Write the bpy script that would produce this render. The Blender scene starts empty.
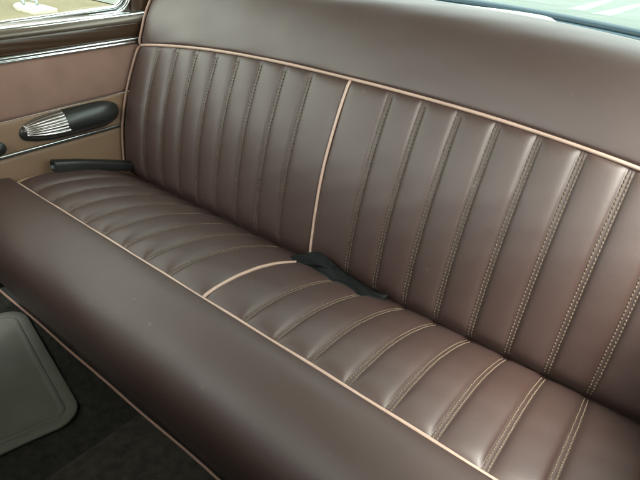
import bpy, math, random
import numpy as np
random.seed(7); rng = np.random.default_rng(7)
S = bpy.context.scene
COL = S.collection
R = math.radians

# ---------------------------------------------------------------- camera
cam_d = bpy.data.cameras.new('camera'); cam = bpy.data.objects.new('camera', cam_d); COL.objects.link(cam)
S.camera = cam
CP = (1.2071, -0.7626, 0.5798)
yaw, pitch, roll = 0.6123, -0.5025, 0.10405
f = np.array([-math.sin(yaw)*math.cos(pitch), math.cos(yaw)*math.cos(pitch), math.sin(pitch)])
r = np.cross(f, [0, 0, 1]); r /= np.linalg.norm(r); u = np.cross(r, f)
c_, s_ = math.cos(roll), math.sin(roll)
ax, ay, az = c_*r+s_*u, -s_*r+c_*u, -f
from mathutils import Matrix, Vector
cam.matrix_world = Matrix(((ax[0], ay[0], az[0], CP[0]), (ax[1], ay[1], az[1], CP[1]), (ax[2], ay[2], az[2], CP[2]), (0, 0, 0, 1)))
cam_d.sensor_width = 36; cam_d.lens = 513.66/640*36
cam_d.clip_start = .01; cam_d.clip_end = 2000

# ---------------------------------------------------------------- light
SUN_EL, SUN_AZ = 60, 122          # azimuth clockwise from +Y (the rear of the car)
W = bpy.data.worlds.new('World'); S.world = W; W.use_nodes = True
nt = W.node_tree; bg = nt.nodes['Background']
sky = nt.nodes.new('ShaderNodeTexSky'); sky.sky_type = 'NISHITA'; sky.sun_disc = False
sky.sun_elevation = R(SUN_EL); sky.sun_rotation = R(SUN_AZ); sky.dust_density = 4; sky.air_density = 1.0; sky.ozone_density = 1
hs = nt.nodes.new('ShaderNodeHueSaturation'); hs.inputs['Saturation'].default_value = .22      # thin overcast: a whitish sky
tn = nt.nodes.new('ShaderNodeMix'); tn.data_type = 'RGBA'; tn.blend_type = 'MULTIPLY'; tn.inputs[0].default_value = 1; tn.inputs[7].default_value = (1.06, 1.09, .965, 1)
nt.links.new(sky.outputs[0], hs.inputs['Color']); nt.links.new(hs.outputs[0], tn.inputs[6]); nt.links.new(tn.outputs[2], bg.inputs[0]); bg.inputs[1].default_value = .15
sd = bpy.data.lights.new('sun', 'SUN'); sd.energy = .5; sd.angle = R(16); sd.color = (1, .95, .87)
sun = bpy.data.objects.new('sun', sd); COL.objects.link(sun)
dv = Vector((math.sin(R(SUN_AZ))*math.cos(R(SUN_EL)), math.cos(R(SUN_AZ))*math.cos(R(SUN_EL)), math.sin(R(SUN_EL))))
sun.rotation_euler = dv.to_track_quat('Z', 'Y').to_euler()
vs = S.view_settings; vs.view_transform = 'Standard'; vs.look = 'None'; vs.exposure = 3.35; vs.gamma = 1
S.cycles.max_bounces = 10; S.cycles.diffuse_bounces = 6; S.cycles.sample_clamp_indirect = 6

# ---------------------------------------------------------------- materials
def mat(name, col, rough=.5, metal=0, spec=.5, bump=None, var=None, coat=0, sheen=0, roughvar=None):
    m = bpy.data.materials.new(name); m.use_nodes = True
    t = m.node_tree; b = t.nodes['Principled BSDF']
    b.inputs['Base Color'].default_value = (*col, 1); b.inputs['Roughness'].default_value = rough
    b.inputs['Metallic'].default_value = metal; b.inputs['Specular IOR Level'].default_value = spec
    if coat: b.inputs['Coat Weight'].default_value = coat; b.inputs['Coat Roughness'].default_value = .3
    if sheen: b.inputs['Sheen Weight'].default_value = sheen; b.inputs['Sheen Roughness'].default_value = .5
    tc = t.nodes.new('ShaderNodeTexCoord')
    def noise(scale, detail=4):
        n = t.nodes.new('ShaderNodeTexNoise'); n.inputs['Scale'].default_value = scale; n.inputs['Detail'].default_value = detail
        t.links.new(tc.outputs['Object'], n.inputs['Vector']); return n
    if var:
        scale, col2 = var
        n = noise(scale); rp = t.nodes.new('ShaderNodeValToRGB')
        rp.color_ramp.elements[0].position = .3; rp.color_ramp.elements[1].position = .72
        rp.color_ramp.elements[0].color = (*col, 1); rp.color_ramp.elements[1].color = (*col2, 1)
        t.links.new(n.outputs[0], rp.inputs[0]); t.links.new(rp.outputs[0], b.inputs['Base Color'])
    if roughvar:
        scale, lo, hi = roughvar
        n = noise(scale, 5); mr = t.nodes.new('ShaderNodeMapRange')
        mr.inputs[1].default_value = .3; mr.inputs[2].default_value = .7; mr.inputs[3].default_value = lo; mr.inputs[4].default_value = hi
        t.links.new(n.outputs[0], mr.inputs[0]); t.links.new(mr.outputs[0], b.inputs['Roughness'])
    prev = None
    for (kind, scale, strength, dist) in (bump or []):
        if kind == 'noise': n = noise(scale, 6)
        else:
            n = t.nodes.new('ShaderNodeTexVoronoi'); n.inputs['Scale'].default_value = scale
            t.links.new(tc.outputs['Object'], n.inputs['Vector'])
        bp = t.nodes.new('ShaderNodeBump'); bp.inputs['Strength'].default_value = strength; bp.inputs['Distance'].default_value = dist
        t.links.new(n.outputs[0], bp.inputs['Height'])
        if prev: t.links.new(prev.outputs[0], bp.inputs['Normal'])
        prev = bp
    if prev: t.links.new(prev.outputs[0], b.inputs['Normal'])
    return m

LEATHER = mat('brown_leather', (.036, .0172, .014), .52, spec=.9, var=(5, (.043, .0215, .0175)), roughvar=(9, .48, .55),
              bump=[('noise', 14, .25, .004), ('voronoi', 650, .12, .0006)])
# sparse pale scuffs and specks on the leather
t = LEATHER.node_tree; b = t.nodes['Principled BSDF']; lk = b.inputs['Base Color'].links[0]; src = lk.from_socket
n = t.nodes.new('ShaderNodeTexNoise'); n.inputs['Scale'].default_value = 42; n.inputs['Detail'].default_value = 2
tc = t.nodes.new('ShaderNodeTexCoord'); t.links.new(tc.outputs['Object'], n.inputs['Vector'])
rp = t.nodes.new('ShaderNodeValToRGB'); rp.color_ramp.elements[0].position = .735; rp.color_ramp.elements[1].position = .80
rp.color_ramp.elements[1].color = (.35, .35, .35, 1); t.links.new(n.outputs[0], rp.inputs[0])
mx = t.nodes.new('ShaderNodeMix'); mx.data_type = 'RGBA'; mx.inputs[7].default_value = (.16, .13, .115, 1)
t.links.new(rp.outputs[0], mx.inputs[0]); t.links.new(src, mx.inputs[6]); t.links.new(mx.outputs[2], b.inputs['Base Color'])
THREAD_B = mat('brown_thread', (.10, .075, .051), .75)
THREAD = mat('tan_thread', (.138, .104, .07), .75)
PIPE = mat('cream_piping', (.43, .31, .255), .38, bump=[('noise', 90, .15, .001)], var=(22, (.38, .265, .215)))
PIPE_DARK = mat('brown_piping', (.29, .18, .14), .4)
SUEDE = mat('rose_suede', (.182, .110, .086), .85, spec=.2, sheen=.15, var=(13, (.225, .140, .112)), bump=[('noise', 300, .2, .001), ('noise', 20, .2, .003)])
TAN = mat('tan_vinyl', (.172, .110, .070), .5, spec=.4, var=(6, (.195, .127, .082)), bump=[('voronoi', 500, .12, .0006), ('noise', 12, .2, .004)])
PAINT = mat('brown_paint', (.035, .018, .009), .28, spec=.5, bump=[('noise', 8, .1, .003)])
CHROME = mat('chrome', (.60, .63, .64), .18, metal=1)
SATIN = mat('ribbed_chrome', (.42, .41, .41), .27, metal=1)
BLACKL = mat('black_vinyl', (.018, .02, .019), .33, bump=[('voronoi', 600, .1, .0005)])
BLACKP = mat('black_plastic', (.012, .013, .012), .42, bump=[('noise', 200, .1, .0006)])
WEB = mat('black_webbing', (.0038, .0048, .005), .75, spec=.18, bump=[('noise', 500, .3, .0008)], var=(60, (.005, .0064, .0067)))
CARPET = mat('dark_carpet', (.022, .022, .020), .95, spec=.1, var=(60, (.042, .040, .036)), bump=[('noise', 420, .8, .004), ('noise', 40, .4, .006)])
CARPET_T = mat('tunnel_carpet', (.042, .038, .032), .95, spec=.1, var=(50, (.072, .066, .056)), bump=[('noise', 420, .8, .004), ('noise', 40, .4, .006)])
MAT = mat('grey_rubber', (.108, .109, .093), .6, spec=.3, var=(14, (.13, .132, .113)), bump=[('noise', 160, .2, .001)])
SEAL = mat('rubber_seal', (.011, .026, .038), .4)
LINER = mat('headliner', (.74, .71, .64), .9, bump=[('noise', 200, .2, .001)])
SHELF = mat('shelf_trim', (.30, .32, .31), .5, bump=[('noise', 150, .2, .001)])
GRASS = mat('dry_grass', (.048, .045, .029), .95, spec=.1, var=(.9, (.066, .062, .040)), bump=[('noise', 30, .6, .03)])
PAVE = mat('pale_paving', (.058, .068, .063), .95, spec=.03, var=(.35, (.074, .086, .081)), bump=[('noise', 12, .4, .01)])
LINE = mat('white_line', (.092, .104, .099), .9, spec=.03)
SLAB = mat('white_concrete', (.20, .20, .178), .8, var=(8, (.16, .16, .137)))
STEEL = mat('grey_steel', (.16, .22, .23), .4, metal=.6)

def glass(name, tint, refl):
    m = bpy.data.materials.new(name); m.use_nodes = True; t = m.node_tree
    t.nodes.remove(t.nodes['Principled BSDF']); out = t.nodes['Material Output']
    tr = t.nodes.new('ShaderNodeBsdfTransparent'); tr.inputs[0].default_value = (*tint, 1)
    gl = t.nodes.new('ShaderNodeBsdfGlossy'); gl.inputs['Roughness'].default_value = .02
    mx = t.nodes.new('ShaderNodeMixShader'); mx.inputs[0].default_value = refl
    t.links.new(tr.outputs[0], mx.inputs[1]); t.links.new(gl.outputs[0], mx.inputs[2]); t.links.new(mx.outputs[0], out.inputs[0])
    return m
GLASS = glass('clear_glass', (.93, .95, .88), .05)
GLASS_R = glass('mint_glass', (.86, .975, .95), .05)

# ---------------------------------------------------------------- mesh helpers
class MB:
    def __init__(s): s.v = []; s.f = []; s.m = []; s.n = 0
    def add(s, V, F, mi=0):
        V = np.asarray(V, float).reshape(-1, 3)
        s.v.append(V); s.f += [tuple(int(i)+s.n for i in q) for q in F]; s.m += [mi]*len(F); s.n += len(V)
    def grid(s, G, mi=0, closed_v=False, cap=False):
        G = np.asarray(G); a, b = G.shape[:2]; F = []
        bb = b if closed_v else b-1
        for i in range(a-1):
            for j in range(bb):
                k = (j+1) % b
                F.append((i*b+j, (i+1)*b+j, (i+1)*b+k, i*b+k))
        if cap and closed_v:
            F.append(tuple(range(b))); F.append(tuple((a-1)*b+j for j in range(b-1, -1, -1)))
        s.add(G, F, mi)
    def tube(s, P, rad, n=10, mi=0):
        P = np.asarray(P, float); T = np.gradient(P, axis=0); T /= np.linalg.norm(T, axis=1)[:, None]
        up = np.array([.13, .2, .97]); rings = []
        rad = np.broadcast_to(rad, (len(P),))
        N = np.cross(T[0], up); N /= np.linalg.norm(N)
        for p, t, rr in zip(P, T, rad):
            N = N-t*np.dot(N, t); N /= np.linalg.norm(N); B = np.cross(t, N)
            rings.append([p+rr*(math.cos(2*math.pi*k/n)*N+math.sin(2*math.pi*k/n)*B) for k in range(n)])
        s.grid(np.array(rings), mi, True, True)
    def box(s, lo, hi, mi=0):
        (a, b, c), (d, e, g) = lo, hi
        V = [(a, b, c), (d, b, c), (d, e, c), (a, e, c), (a, b, g), (d, b, g), (d, e, g), (a, e, g)]
        s.add(V, [(0, 3, 2, 1), (4, 5, 6, 7), (0, 1, 5, 4), (1, 2, 6, 5), (2, 3, 7, 6), (3, 0, 4, 7)], mi)
    def build(s, name, mats, parent=None, smooth=True, bevel=0, solid=0, sharp=None):
        me = bpy.data.meshes.new(name); me.from_pydata(np.vstack(s.v).tolist(), [], s.f)
        for m in (mats if isinstance(mats, (list, tuple)) else [mats]): me.materials.append(m)
        me.polygons.foreach_set('material_index', s.m)
        if smooth: me.polygons.foreach_set('use_smooth', [True]*len(me.polygons))
        me.update()
        o = bpy.data.objects.new(name, me); COL.objects.link(o)
        if parent: o.parent = parent; o.matrix_parent_inverse = parent_inv(parent)
        if solid:
            md = o.modifiers.new('solid', 'SOLIDIFY'); md.thickness = solid; md.offset = -1
        if bevel:
            md = o.modifiers.new('bevel', 'BEVEL'); md.width = bevel; md.segments = 3; md.limit_method = 'ANGLE'
        if sharp:
            me.set_sharp_from_angle(angle=R(sharp))
        return o
def parent_inv(p):
    # parts are modelled in world space, so only the thing's own offset has to be undone
    return Matrix.Translation(p.location).inverted() if p.parent is None else Matrix.Identity(4)
def thing(name, label, cat, loc=(0, 0, 0)):
    o = bpy.data.objects.new(name, None); COL.objects.link(o); o.location = loc; o.empty_display_size = .05
    o['label'] = label; o['category'] = cat; return o
def tag(o, label, cat): o['label'] = label; o['category'] = cat; return o
def struct(o, label=None):
    o['kind'] = 'structure'
    if label: o['label'] = label
    return o
def smooth(a, b, x):
    t = np.clip((x-a)/(b-a), 0, 1); return t*t*(3-2*t)
def spline(P, n):
    P = np.asarray(P, float); P = np.vstack([2*P[0]-P[1], P, 2*P[-1]-P[-2]]); out = []
    segs = len(P)-3
    for q in np.linspace(0, segs-1e-9, n):
        i = int(q); t = q-i; a, b, c, d = P[i:i+4]
        out.append(.5*((2*b)+(-a+c)*t+(2*a-5*b+4*c-d)*t*t+(-a+3*b-3*c+d)*t**3))
    return np.array(out)
def wob(x, k, amp, seed):
    g = np.random.default_rng(seed); o = 0
    for i in range(4): o = o+math.cos(g.uniform(0, 6))*np.sin(x*k*(i+1)*g.uniform(.7, 1.3)+g.uniform(0, 6))/(i+1)
    return amp*o

# ---------------------------------------------------------------- ground, outside the car
m = MB(); m.add([(-600, -600, -.72), (600, -600, -.72), (600, 600, -.72), (-600, 600, -.72)], [(0, 1, 2, 3)])
struct(m.build('ground', GRASS), 'dry khaki grass outside the side window')
m = MB(); m.add([(-60, 6, -.70), (60, 6, -.70), (60, 400, -.70), (-60, 400, -.70)], [(0, 1, 2, 3)])
struct(m.build('pavement', PAVE), 'pale bleached paving seen through the rear window')
m = MB()
for (a, b) in (((-6.42, 31.66), (-11.51, 66.97)), ((-4.74, 29.7), (-8.2, 66))):
    a, b = np.array(a), np.array(b); d = b-a; n = np.array([-d[1], d[0]])/np.linalg.norm(d)*.45
    m.add([(*(a-n), -.692), (*(a+n), -.692), (*(b+n), -.692), (*(b-n), -.692)], [(0, 1, 2, 3)])
struct(m.build('road_marking', LINE), 'two pale stripes on the paving behind the car')
slab = thing('concrete_slab', 'white slab with pointed end lying on dry grass outside the side window', 'slab', (-9, 4.05, -.72))
m = MB(); o2 = [(-9.46, 4.02), (-9.2, 3.84), (-8.9, 3.75), (-8.31, 3.77), (-8.36, 3.90), (-8.58, 4.32), (-9.05, 4.36), (-9.46, 4.24)]
V = [(x, y, -.73) for x, y in o2]+[(x, y, -.66) for x, y in o2]; n = len(o2)
m.add(V, [tuple(range(n, 2*n))]+[(i, (i+1) % n, n+(i+1) % n, n+i) for i in range(n)])
m.build('slab_block', SLAB, slab, smooth=False, bevel=.02)
st = thing('metal_stand', 'grey metal stand on the white slab outside the side window', 'stand', (-9.15, 4.15, -.66))
for (a, b) in (((-9.30, 4.05), (-9.22, 4.10)), ((-9.02, 4.18), (-9.10, 4.15)), ((-9.10, 3.98), (-9.14, 4.06))):
    m = MB(); m.tube([(a[0], a[1], -.66), (a[0], a[1], -.62), (b[0], b[1], -.15)], .025); m.build('leg', STEEL, st)
m = MB(); m.tube([(-9.28, 4.06, -.585), (-9.03, 4.18, -.585)], .016); m.build('cross_bar', STEEL, st)
m = MB(); m.box((-9.32, 3.98, -.16), (-8.98, 4.22, -.12)); m.build('top', STEEL, st, bevel=.01)

# ---------------------------------------------------------------- car body shell
car = thing('car_body', 'interior shell of the car with its rear window, roof lining and pillars', 'car body', (.65, .3, -.35))
m = MB(); G = []
for y in np.linspace(-1.2, .16, 24):
    G.append([(x, y, .87+.05*(1-((x-.65)/.8)**2)-.05*max(0, (y+.1)/.26)**2) for x in np.linspace(-.12, 1.42, 24)])
m.grid(G); m.build('roof', LINER, car, solid=.03)
# rear window: glass with a rubber seal along its lower edge
bot = [(x, .45-.10*((x-.65)/.65)**2, .522-.012*((x-.62)/.43)**2) for x in np.linspace(-.08, 1.38, 30)]
top = [(x, .14-.06*((x-.65)/.65)**2, .85) for x in np.linspace(-.02, 1.32, 30)]
m = MB(); m.grid([bot, top]); rw = m.build('rear_window', GLASS_R, car)
m = MB(); m.tube([(x, y-.004, z-.002) for x, y, z in bot], .0085, 10); m.tube([(x, y-.012, z-.014) for x, y, z in bot], .008, 10)
m.build('rubber_seal', SEAL, rw)
# parcel shelf between the backrest and the rear glass, with a loose cover that ends part way along
m = MB(); G = []
for y, z in ((.21, .500), (.30, .504), (.40, .500), (.47, .492), (.49, .42)):
    G.append([(x, y-.10*((x-.65)/.65)**2*(y > .3), z-.012*((x-.62)/.43)**2) for x in np.linspace(-.06, 1.37, 30)])
m.grid(G); shelf = m.build('parcel_shelf', SHELF, car, solid=.012)
m = MB(); G = []
for y, z in ((.215, .500), (.22, .515), (.235, .5205), (.26, .521), (.30, .517), (.32, .502)):
    G.append([(x+.02*(y-.25), y-.03*((x-.65)/.65)**2, z-.055*max(0, abs(x-.65)-.12)**2+.0012*math.sin(x*23)-.02*smooth(.925, .95, x)) for x in np.linspace(.05, .96, 70)])
m.grid(G); m.build('shelf_cover', SHELF, shelf, solid=.004)
# rear pillars and the right flank
def pillar(x, sgn):
    m = MB(); G = []
    for t in np.linspace(0, 1, 14):
        z = .30+.56*t; G.append([(x+sgn*.10*max(0, t-.2)**1.5, y, z) for y in (.115-.02*t, .2, .32, .50-.36*t)])
    m.grid(G); return m
pillar(-.085, 1).build('pillar', PAINT, car, solid=.02)
pillar(1.385, -1).build('pillar', PAINT, car, solid=.02)
m = MB(); m.box((1.385, -1.6, -.4), (1.41, .5, .40)); m.build('side_wall', TAN, car, bevel=.004)
m = MB(); m.box((-.235, -1.6, -.4), (-.205, .5, .05)); m.build('side_wall', BLACKP, car, bevel=.004)
m = MB(); m.box((-.2, .49, -.4), (1.41, .52, .47)); m.build('boot_wall', BLACKP, car, bevel=.004)
m = MB(); G = []
for q in np.linspace(0, 2*math.pi, 40, endpoint=False):
    yy = -.945+.06*math.copysign(abs(math.cos(q))**.6, math.cos(q)); zz = .08+.38*math.copysign(abs(math.sin(q))**.5, math.sin(q))
    G.append((yy, zz))
m.grid([[(x, yy-.05*(zz+.3), zz) for yy, zz in G] for x in (-.02, 0, .3, .63, .65, .67, 1.0, 1.3, 1.32)], 0, True, True); m.build('front_seat_blocker', LEATHER, car)  # unseen front seat back, added and raised to block low light from ahead
m = MB(); m.box((1.36, -1.58, -.33), (1.384, -.47, .80)); m.build('right_light_blocker', BLACKL, car, bevel=.006)  # unseen windowless panel, added to block light from the right side
m = MB(); m.box((-.2, -1.62, -.4), (1.41, -1.58, .36)); m.build('dashboard', PAINT, car, bevel=.01)

# floor: carpet, with the raised tunnel as a separate sheet in a paler tone
def und(x, y): return .0015*math.sin(x*31+y*17)+.001*math.sin(y*53-x*9)
m = MB()
m.grid([[(x, y, -.335+und(x, y)) for x in np.linspace(-.20, 1.38, 120)] for y in np.linspace(-1.58, -.22, 60)])
struct(m.build('floor', CARPET), 'dark grey carpeted car floor under the bench')
m = MB(); G = []
for y in np.linspace(-1.58, -.23, 90):
    xe = .462+.006*math.sin(y*9)+.02*(y+.44); row = []
    for t in np.concatenate([np.linspace(0, .06, 8), np.linspace(.08, 1, 40)]):
        x = xe+t*(.89-xe)
        row.append((x, y, -.336+.007*smooth(0, .02, t)+.024*smooth(0, .38, t)*(1-smooth(.62, 1, t))+und(x, y)))
    G.append(row)
m.grid(G); struct(m.build('tunnel_carpet', CARPET_T), 'carpet over the raised floor tunnel in a paler brownish tone')

# ---------------------------------------------------------------- side trim panel
sp = thing('side_trim_panel', 'rose suede and tan side panel under the window with chrome strips', 'trim panel', (-.05, -.3, -.05))
YA, YB = -1.05, .17
XP = -.03
def ln(y, a, b, y0=-.263, y1=.079): return a+(b-a)*(y-y0)/(y1-y0)      # z along a strip, from its heights at two y
def strip(name, mt, prof, zf, ya=YA, yb=YB, n=40, **k):
    m = MB(); G = []
    for y in np.linspace(ya, yb, n):
        z = zf(y); G.append([(px, y, z+pz) for px, pz in prof])
    m.grid(G); return m.build(name, mt, sp, **k)
z1 = lambda y: ln(y, .322, .347)          # chrome strip 1
z2 = lambda y: ln(y, .114, .136, -.304, 0)  # chrome strip 2
zs = lambda y: ln(y, .189, .218, -.289, .027)   # lower edge of the suede
def sheet(name, mt, zlo, zhi, x=XP, n=60, k=14, puff=.004, ya=YA, yb=YB):
    m = MB(); G = []
    for y in np.linspace(ya, yb, n):
        a, b = zlo(y), zhi(y)
        G.append([(x+puff*math.sin(math.pi*t)**.5+wob(np.array(y*3+t*2), 2.2, .0009, 5), y, a+(b-a)*t) for t in np.linspace(0, 1, k)])
    m.grid(G); return m.build(name, mt, sp, solid=.012)
sheet('suede_panel', SUEDE, zs, lambda y: z1(y)-.006)
sheet('tan_panel', TAN, lambda y: z2(y)-.001, lambda y: zs(y)-.0015, puff=.002)
sheet('tan_panel', TAN, lambda y: -.08+0*y, lambda y: z2(y)-.007, puff=.002)
sheet('upper_rail', PAINT, lambda y: z1(y)+.006, lambda y: z1(y)+.042, puff=.003)
strip('chrome_strip', CHROME, spline([(-.03, -.008), (-.024, -.0075), (-.0215, -.004), (-.0235, -.0005), (-.0215, .003), (-.024, .0065), (-.03, .007)], 22), z1)
strip('chrome_strip', CHROME, spline([(-.03, -.003), (-.0245, -.0032), (-.0228, -.0015), (-.0245, .0012), (-.03, .0012)], 14), lambda y: z2(y)-.0005)
strip('trim_bead', BLACKP, spline([(-.03, -.0075), (-.0245, -.0075), (-.023, -.0053), (-.0245, -.0036), (-.03, -.0036)], 10), z2)
# window sill: rounded painted garnish rolling outward
zsill = lambda y: z1(y)+.040
strip('window_sill', mat('bronze_paint', (.10, .08, .062), .3, metal=.35, spec=.6, bump=[('noise', 10, .1, .003)]),
      spline([(-.031, -.002), (-.0275, .004), (-.030, .012), (-.040, .0195), (-.056, .024), (-.075, .026), (-.09, .022)], 26), zsill, yb=.118)
strip('sill_strip', CHROME, spline([(-.036, .0165), (-.0365, .020), (-.041, .0235), (-.047, .0248), (-.0495, .0222)], 12), lambda y: zsill(y)+.0015*min(1, 0)-.003*smooth(0, -.35, y), ya=-.35, yb=.112)
# chrome window frame: two round beads running along the sill and turning up at the rear corner
def framepath(x, off):
    P = [(x, y, ln(y, .392, .4235, -.232, .06)+off) for y in np.linspace(YA, .03-off*.3, 30)]
    cy, r0 = .035, .042
    zc = ln(cy, .392, .4235, -.232, .06)+r0
    for a in np.linspace(5, 90, 12): P.append((x, cy+(r0-off)*math.sin(R(a)), zc-(r0-off)*math.cos(R(a))))
    y_, z_ = P[-1][1:]
    for t in np.linspace(.02, 1, 14): P.append((x+.10*max(0, t-.1)**1.3, y_-.05*t*t, z_+.40*t))
    return P
fr = bpy.data.objects.new('window_frame', None); COL.objects.link(fr); fr.parent = sp; fr.matrix_parent_inverse = parent_inv(sp)
m = MB(); m.tube(framepath(-.072, -.004), .0055, 10); m.build('frame_bead', CHROME, fr)
m = MB(); m.tube(framepath(-.064, -.0155), .0062, 10); m.build('frame_bead', CHROME, fr)
m = MB(); m.grid([framepath(-.078, -.003), framepath(-.066, -.022)]); m.build('frame_channel', CHROME, fr, solid=.004)
P = framepath(-.080, .001)
m = MB(); G = []
for x, y, z in P[:42]: G.append([(x, y, z), (x+.02, y, .62), (x+.09, y-.05, .86)] if z < .6 else [(x, y, z)]*3)
m.grid(G); m.build('window_glass', GLASS, sp)
# rear quarter: dark panel closing the corner between window and backrest
m = MB(); G = []
for z in np.linspace(.385, .86, 16):
    t = max(0, (z-.46)/.4)
    G.append([(-.085+.10*t**1.3, .088-.05*t*t, z), (-.060+.10*t**1.3, .098-.05*t*t, z), (-.05+.10*t**1.3, .13-.05*t*t, z), (-.05+.10*t**1.3, .24-.05*t*t, z)])
m.grid(G); m.build('corner_panel', PAINT, sp, solid=.006)

# arm rest pod with ribbed chrome nose
def pod_sec(t):                      # t 0 (pointed front) .. 1 (round rear): centre y, z, half height, half depth
    y = -.252+.254*t
    zc = .159+.020*t
    hh = .0305*((1-(1-min(t/.5, 1))**2.3)**.46 if t < .5 else 1)*((1-(max(t-.72, 0)/.28)**2.6)**.5)
    return y, zc, max(hh, .0004)
def pod(t0, t1, a0, a1, grow=0, ribs=0, n=46, k=40):
    G = []
    for t in np.linspace(t0, t1, n):
        y, zc, hh = pod_sec(t); row = []
        for a in np.linspace(a0, a1, k):
            g = grow
            if ribs: g += .0016*(abs(math.cos((a-a0)/(a1-a0)*math.pi*ribs))**.7)
            rr = hh+g*min(1, hh/.01)
            dp = rr*1.2
            row.append((XP+.001+max(dp*math.cos(R(a)), -.001), y, zc+rr*math.sin(R(a))))
        G.append(row)
    return G
m = MB(); m.grid(pod(0, 1, -91, 91, n=60)); arm = m.build('armrest', BLACKL, sp)
G = [[(XP+.001+(px-XP-.001)*.55, y+(.003 if i > 55 else -.004 if i < 5 else 0), pz-.0035+(pz-.0035-pod_sec(i/59)[1])*.10) for px, y, pz in row] for i, row in enumerate(pod(0, 1, -91, 91, .0012, n=60))]
m = MB(); m.grid(G); m.build('base_rim', BLACKP, arm)
m = MB(); m.grid(pod(.03, .39, -20, 84, .0014, 7, k=90)); m.build('chrome_cap', SATIN, arm, solid=.002)
m = MB(); m.tube([(XP+.001+pod_sec(t)[2]*1.2*math.cos(R(-20))+.002, pod_sec(t)[0], pod_sec(t)[1]+pod_sec(t)[2]*math.sin(R(-20))) for t in np.linspace(.13, .41, 20)],
                 np.linspace(.0015, .0042, 20), 10)
m.build('chrome_lip', CHROME, arm)
# small black knob by the front end of the arm rest
m = MB(); G = []
for dx, rr in ((0, .006), (.012, .006), (.014, .013), (.018, .0155), (.026, .0155), (.031, .012), (.032, .001)):
    G.append([(XP+dx, -.312+rr*math.cos(a), .139+rr*math.sin(a)) for a in np.linspace(0, 2*math.pi, 24, endpoint=False)])
m.grid(G, 0, True); m.build('knob', BLACKP, sp)

# ---------------------------------------------------------------- bench seat
bench = thing('bench_seat', 'brown pleated leather rear bench seat with cream piping', 'bench seat', (.65, -.1, -.33))
CW, PW = .0935, .068
D, ZF, TB, H, ARCH = .2955, .06, .1976, .3877, .0434
XL, XR = -.004, 1.312
seams = [.65+s*(CW+k*PW) for s in (-1, 1) for k in range(8)]
lines = sorted(seams+[.65, XL, XR])
def puff(x, A, b=.0050, edge=None):
    """height of the padding across the pleats"""
    x = np.asarray(x, float); L = np.array(lines)
    i = np.clip(np.searchsorted(L, x)-1, 0, len(L)-2)
    a, c = L[i], L[i+1]; W_ = (c-a)/2; d = np.minimum(x-a, c-x)
    near = np.where(x-a < c-x, a, c)
    bb = np.where(np.isclose(near, .65), .0015, b)
    q = np.clip((d-bb)/(W_-bb), 0, 1)
    h = np.where(d < bb, 0, A*(.76*(1-np.exp(-np.maximum(d-bb, 0)/.0050))+.24*np.sin(q*math.pi/2)))
    return h+np.where(d < bb, .0006*np.clip(1-(d/bb)**2, 0, 1)-.0007*np.exp(-(d/.0011)**2), 0)

def seat_pt(x, t, wp=1.0):
    """seat top: t 0 at the crease under the backrest .. 1 at the front piping"""
    x = np.asarray(x, float); t = np.asarray(t, float)
    tt = np.clip(t, 0, 1)
    y = -D*t+.0*x
    z = ZF*t+.024*np.sin(math.pi*tt)**.85
    env = (1-np.exp(-np.maximum(1-t, 0)*D/.012))
    z = z+wp*puff(x, .0084)*env*(.45+.55*smooth(-.12, .25, t)) - .004*(1-env)
    z = z+wob(x, 3.1, .0012, 3)+wob(x*2+t*3, 2.3, .0008, 4)*env
    z = z-.012*smooth(.03, -.004, x)**2
    return np.stack([x+0*t, y, z], -1)
xs = np.unique(np.concatenate([np.linspace(XL, XR, 560)]+[s+np.linspace(-.012, .012, 17) for s in seams]))
ts = np.concatenate([np.linspace(-.16, .9, 74), np.linspace(.905, 1.0, 22)])
X, T = np.meshgrid(xs, ts, indexing='ij')
def stitches(m, fn, s, vals, off, half, wid, hgt, mi=1):
    """little thread capsules along a seam; fn(x, v) is the surface, v runs along it"""
    for v0 in vals:
        for sg in (-1, 1):
            x = s+sg*off+random.uniform(-.0004, .0004)
            pc = fn(x, v0[0]); pa = fn(x, v0[1]); pb = fn(x, v0[2]); px = fn(x+.001, v0[0])
            d = pb-pa; L = np.linalg.norm(d); d = d/L; e = px-pc; e = e-d*np.dot(e, d); e /= np.linalg.norm(e); nn = np.cross(e, d)
            if np.dot(nn, np.array([0, -.7, .7])) < 0: nn = -nn
            V = []
            for l, w, h in ((-1, .35, .15), (-.6, .9, .8), (0, 1, 1), (.6, .9, .8), (1, .35, .15)):
                for q in ((-1, -.4), (-.6, .8), (.6, .8), (1, -.4)):
                    V.append(pc+d*L*.5*half*l+e*wid*w*q[0]+nn*hgt*(h*q[1]+.1))
            F = [(4*i+j, 4*i+(j+1) % 4, 4*i+4+(j+1) % 4, 4*i+4+j) for i in range(4) for j in range(4)]
            m.add(V, F, mi)
def vals(a, b, step, length):
    n = max(1, int((b-a)/step)); out = []
    for i in range(n):
        c = a+(i+.5)*step; out.append((c, c-length/2, c+length/2))
    return out
m = MB(); m.grid(seat_pt(X, T)[:, ::-1])
for s in seams: stitches(m, seat_pt, s, vals(-.02, .985, .0052/D, .0040/D), .0029, 1.0, .00105, .0012)
cushion = m.build('seat_cushion', [LEATHER, THREAD], bench)
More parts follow.
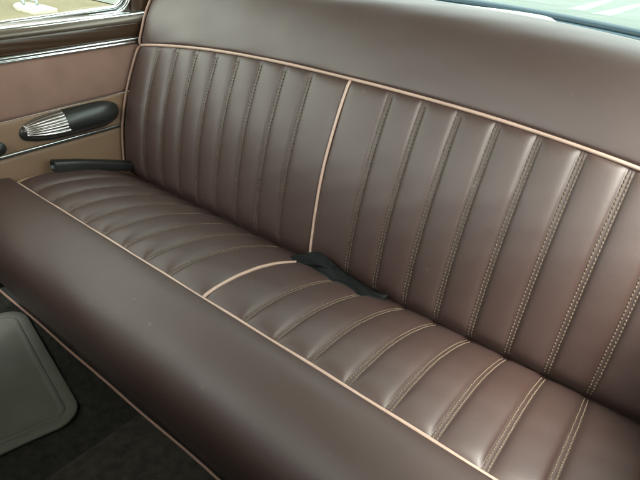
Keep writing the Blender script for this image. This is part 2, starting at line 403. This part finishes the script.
# front roll
def roll_prof(n):
    return spline([(-.2950, .050), (-.2975, .060), (-.306, .0665), (-.338, .067), (-.386, .052), (-.422, .021), (-.4365, -.022), (-.4235, -.085), (-.394, -.15), (-.364, -.21), (-.3455, -.25), (-.339, -.274), (-.330, -.281)], n)
PR = roll_prof(70); m = MB(); G = []
for x in np.concatenate([[-.0235, -.022, -.018], np.linspace(-.012, XR, 150)]):
    e = max(0, (-.010-x)/.0135); row = []
    for i, (y, z) in enumerate(PR):
        q = i/69; a = math.sin(math.pi*min(1, q*1.02))**.6
        w = float(wob(np.array(x*2.0+q*1.7), 2.0, .0016, 11)+wob(np.array(x*5-q*6), 2.6, .0006, 12))*a*(1-.7*smooth(.55, .9, q))
        row.append((x, y+.014*e*e*a-w, z-.012*e*e*a+w))
    G.append(row)
m.grid(G); m.build('front_roll', LEATHER, cushion)
m = MB()
G = [[(x, y, z) for y, z in ((-.342, -.278), (-.32, -.282), (-.28, -.29), (-.26, -.336))] for x in np.linspace(-.12, XR, 40)]
m.grid(G); m.build('valance', mat('black_cloth', (.012, .012, .011), .9), cushion)
def seat_line(x, t, dz=0): p = seat_pt(np.array(x), np.array(t), 0); return (float(p[0]), float(p[1]), float(p[2])+dz)
m = MB(); m.tube([(x, -D-.001, seat_line(x, 1)[2]+.0045+.0006*math.sin(x*37)) for x in np.linspace(XL, XR, 160)], .0032); m.build('piping', PIPE, cushion)
m = MB(); m.tube([seat_line(.65+.001*math.sin(9*t), t, .0028) for t in np.linspace(-.1, 1, 60)], .0032); m.build('piping', PIPE, cushion)
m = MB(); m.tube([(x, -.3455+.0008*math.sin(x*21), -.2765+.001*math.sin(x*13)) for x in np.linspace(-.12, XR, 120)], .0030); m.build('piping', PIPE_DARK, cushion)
m = MB(); m.tube([(XL-.002, p[1], p[2]-.006) for p in [seat_line(.05, t) for t in np.linspace(-.1, 1, 40)]]+[(XL-.002, -D-.002, seat_line(.05, 1)[2]+.004)], .0026); m.build('piping', mat('tan_piping', (.30, .19, .12), .45), cushion)

# backrest
def bh(x): return H-ARCH*np.abs((x-.65)/.65)**2.5
def back_pt(x, s, wp=1.0):
    """backrest front: s 0 at the crease .. 1 at the upper piping"""
    x = np.asarray(x, float); s = np.asarray(s, float); h = s*bh(x); sc = np.clip(s, 0, 1)
    cy, sy = math.cos(TB), math.sin(TB)
    out = .022*np.sin(math.pi*sc)**.9
    env = 1-np.exp(-np.maximum(1-s, 0)*bh(x)/.005)
    out = out+wp*puff(x, .0078)*env*smooth(-.12, .16, s)-.003*(1-env)
    tuck = np.clip((.10-s)/.10, 0, 3); out = out-.016*tuck**2
    xe = -.010*np.sin(math.pi*sc)+XL
    e = np.clip((.045-x)/.05, 0, 1); out = out-.006*e**2.5
    out = out+wob(x*1.4+s*2, 2.2, .0011, 21)*env+wob(x*5-s*4, 2.6, .0004, 22)*env
    xx = x-.012*np.clip((.10-x)/.104, 0, 1)*np.sin(math.pi*np.clip(1-s, 0, 1)*.75)
    return np.stack([xx, h*sy-out*cy, h*cy+out*sy], -1)
ss = np.concatenate([np.linspace(-.14, .12, 26), np.linspace(.13, .92, 60), np.linspace(.925, 1.0, 22)])
X, T = np.meshgrid(xs, ss, indexing='ij')
m = MB(); m.grid(back_pt(X, T))
for s in seams: stitches(m, back_pt, s, vals(.03, .985, .0070/H, .0052/H), .0032, 1.0, .0014, .0013)
back = m.build('backrest', [LEATHER, THREAD_B], bench)
def bp_(x, s, o=0):
    p = back_pt(np.array(x), np.array(s), 0); return (float(p[0]), float(p[1])-o*math.cos(TB), float(p[2])+o*math.sin(TB))
m = MB(); m.tube([bp_(x, 1.004,   .0035+.0005*math.sin(x*29)) for x in np.linspace(XL-.004, XR, 160)], .0035, 12); m.build('piping', PIPE, back)
m = MB(); m.tube([bp_(.65+.0012*math.sin(7*s), s, .0030) for s in np.linspace(-.05, .995, 70)], .0031); m.build('piping', PIPE, back)
# upper bolster rolling over to the shelf
def bol(n): return spline([(.010, -.004), (.0, .002), (-.006, .007), (-.0055, .016), (.002, .040), (.013, .070), (.027, .100), (.041, .122), (.055, .1345), (.073, .141), (.10, .1455), (.128, .147), (.150, .136), (.160, .09)], n)
BQ = bol(64); m = MB(); G = []; edge = []
for x in np.concatenate([XL-.002+.04*np.linspace(0, 1, 14)**2, np.linspace(.04, XR, 130)]):
    b0 = np.array(bp_(x, 1)); e = max(0, (XL+.045-x)/.05); row = []
    for i, (dy, dz) in enumerate(BQ):
        q = i/63; a = min(1, q*8)
        w = float(wob(np.array(x*1.3+q*1.5), 2.2, .0018, 31)+wob(np.array(x*4-q*5), 2.4, .0006, 32))*a*(q < .9)
        k = e**2.5*.008*a
        row.append((x-.014*q*e, b0[1]+dy+k-w*.8, b0[2]+dz*(1-.10*e)+w*.5))
    if not edge: edge = row
    G.append(row)
m.grid(G); bolster = m.build('top_bolster', LEATHER, back)
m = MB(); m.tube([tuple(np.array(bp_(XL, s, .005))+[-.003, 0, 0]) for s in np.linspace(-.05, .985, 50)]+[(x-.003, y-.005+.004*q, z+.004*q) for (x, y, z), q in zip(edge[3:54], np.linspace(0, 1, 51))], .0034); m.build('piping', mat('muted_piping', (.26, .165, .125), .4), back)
# back and side of the bolster so that it closes
m = MB(); G = []
for (x, y, z) in edge[2:56]: G.append([(x, y, z), (x-.004, y+.008, z-.004), (x-.006, .16, min(z, .40))])
for s in np.linspace(.98, -.1, 30): G.insert(0, [bp_(XL, s, -.001), tuple(np.array(bp_(XL, s, -.001))+[-.004, .01, 0]), (XL-.008, .16, bp_(XL, s)[2])])
m.grid(G); m.build('side_gusset', LEATHER, back)

# ---------------------------------------------------------------- belts
belt = thing('seat_belt', 'crumpled black seat belt webbing tucked into the crease at the bench centre', 'seat belt', (.74, -.03, .01))
def seat_z(x, y): return float(seat_pt(np.array(x), np.array(-y/D))[2])
FR = spline([(.655, -.034, .016), (.680, -.044, .019), (.712, -.054, .021), (.745, -.049, .022), (.782, -.055, .020), (.812, -.056, .019), (.836, -.044, .019), (.852, -.016, .020)], 60)
BK = spline([(.645, -.022, .020), (.668, -.018, .034), (.697, -.016, .044), (.722, -.015, .040), (.752, -.013, .030), (.790, -.012, .024), (.822, -.011, .020), (.856, -.010, .021)], 60)
m = MB(); G = []
for i in range(60):
    q = i/59; row = []
    for p in np.linspace(-.16, 1, 24):
        pp = max(p, 0); c = FR[i]*(1-pp)+BK[i]*pp
        dz = .006*math.sin(math.pi*pp)+.0022*math.sin(pp*9+q*8)*(1-q*.6)*math.sin(math.pi*min(1, pp*2))+.0012*math.sin(q*31+pp*5)*math.sin(math.pi*pp)
        if p < 0: dz = p*.055; c = c+np.array([0, .004*p*6, 0])
        zmin = seat_z(c[0], min(c[1], -.004))+.0035 if p >= 0 else -1
        row.append((c[0], c[1], max(c[2]+dz, zmin)))
    G.append(row)
m.grid(G); m.build('webbing', WEB, belt, solid=.0022)
m = MB(); G = []
for q in np.linspace(0, 1, 40):
    c = np.array([.634+.098*q, -.046+.018*q, .024+.022*math.sin(q*2.3+.1)]); row = []
    for p in np.linspace(-1, 1, 18):
        w = .013*(.35+.65*math.sin(q*2.5+.35))
        row.append((c[0]+.010*p*(1-q), c[1]+w*p*.8, c[2]+w*p*.75+.0035*math.sin(p*5+q*7)+.003*math.cos(p*2)))
    G.append(row)
m.grid(G); m.build('loose_end', WEB, belt, solid=.0022)
# stalk lying on the seat by the side panel
stalk = thing('belt_stalk', 'black plastic belt stalk lying on the seat beside the tan panel', 'belt stalk', (.02, -.1, .06))
A, B = np.array([.018, -.212, .081]), np.array([.028, .03, .026])
m = MB(); G = []
def ring(c, hw, hh, n=28, pw=4.2):
    o = []
    for a in np.linspace(0, 2*math.pi, n, endpoint=False):
        ca, sa = math.cos(a), math.sin(a)
        o.append((c[0]+hw*math.copysign(abs(ca)**(2/pw), ca), c[1], c[2]+hh*math.copysign(abs(sa)**(2/pw), sa)))
    return o
def sc_(t): return A+(B-A)*t
for t, w0, h0 in ((.035, .008, .0065), (.004, .0088, .0072), (0, .0098, .0088), (.008, .0112, .0108), (.02, .0116, .0115), (.3, .0115, .011), (.7, .011, .0095), (1, .010, .008)):
    c = sc_(t)+[0, 0, .004*math.sin(math.pi*t)]; G.append(ring(c, w0*1.3, h0*1.38))
m.grid(G, 0, True, True); m.build('sleeve', BLACKP, stalk)
m = MB(); c = sc_(.006); m.box((c[0]-.003, c[1]-.006, c[2]-.003), (c[0]+.003, c[1]+.02, c[2]+.003)); m.build('buckle_slot', STEEL, stalk, bevel=.001)

# ---------------------------------------------------------------- floor mat
m = MB(); LX, LY, RC = .47, .42, .055
def loop(ins, z, n=12):
    o = []; rr = max(RC-ins, .004)
    for cx, cy, a0 in ((LX/2-RC, LY/2-RC, 0), (-LX/2+RC, LY/2-RC, 90), (-LX/2+RC, -LY/2+RC, 180), (LX/2-RC, -LY/2+RC, 270)):
        ox = math.copysign(RC-ins-rr, cx)*0
        for a in np.linspace(a0, a0+90, n): o.append((cx+rr*math.cos(R(a)), cy+rr*math.sin(R(a)), z))
    return o
LO = [loop(i, z) for i, z in ((.001, 0), (0, .002), (.001, .005), (.004, .0065), (.022, .0068), (.0235, .006), (.025, .0042), (.0265, .006), (.028, .0066), (.033, .0066), (.035, .0058), (.037, .0042), (.040, .004), (.05, .004))]
m.grid(np.array(LO), 0, True)
# inner field with shallow ribs
inner = LO[-1]
xs_ = np.linspace(-LX/2+.0555, LX/2-.0555, 90); ys_ = np.linspace(-LY/2+.0505, LY/2-.0505, 60)
m.add(inner, [tuple(range(len(inner)))])
fm = m.build('floor_mat', MAT, smooth=True, sharp=50)
tag(fm, 'grey green rubber floor mat with raised rim in the dark footwell', 'floor mat')
ang = R(-11); ex, ey = np.array([math.cos(ang), math.sin(ang)]), np.array([-math.sin(ang), math.cos(ang)])
corner = np.array([.392, -.405]); ctr = corner-ex*LX/2-ey*LY/2
fm.location = (ctr[0], ctr[1], -.331); fm.rotation_euler = (0, 0, ang)
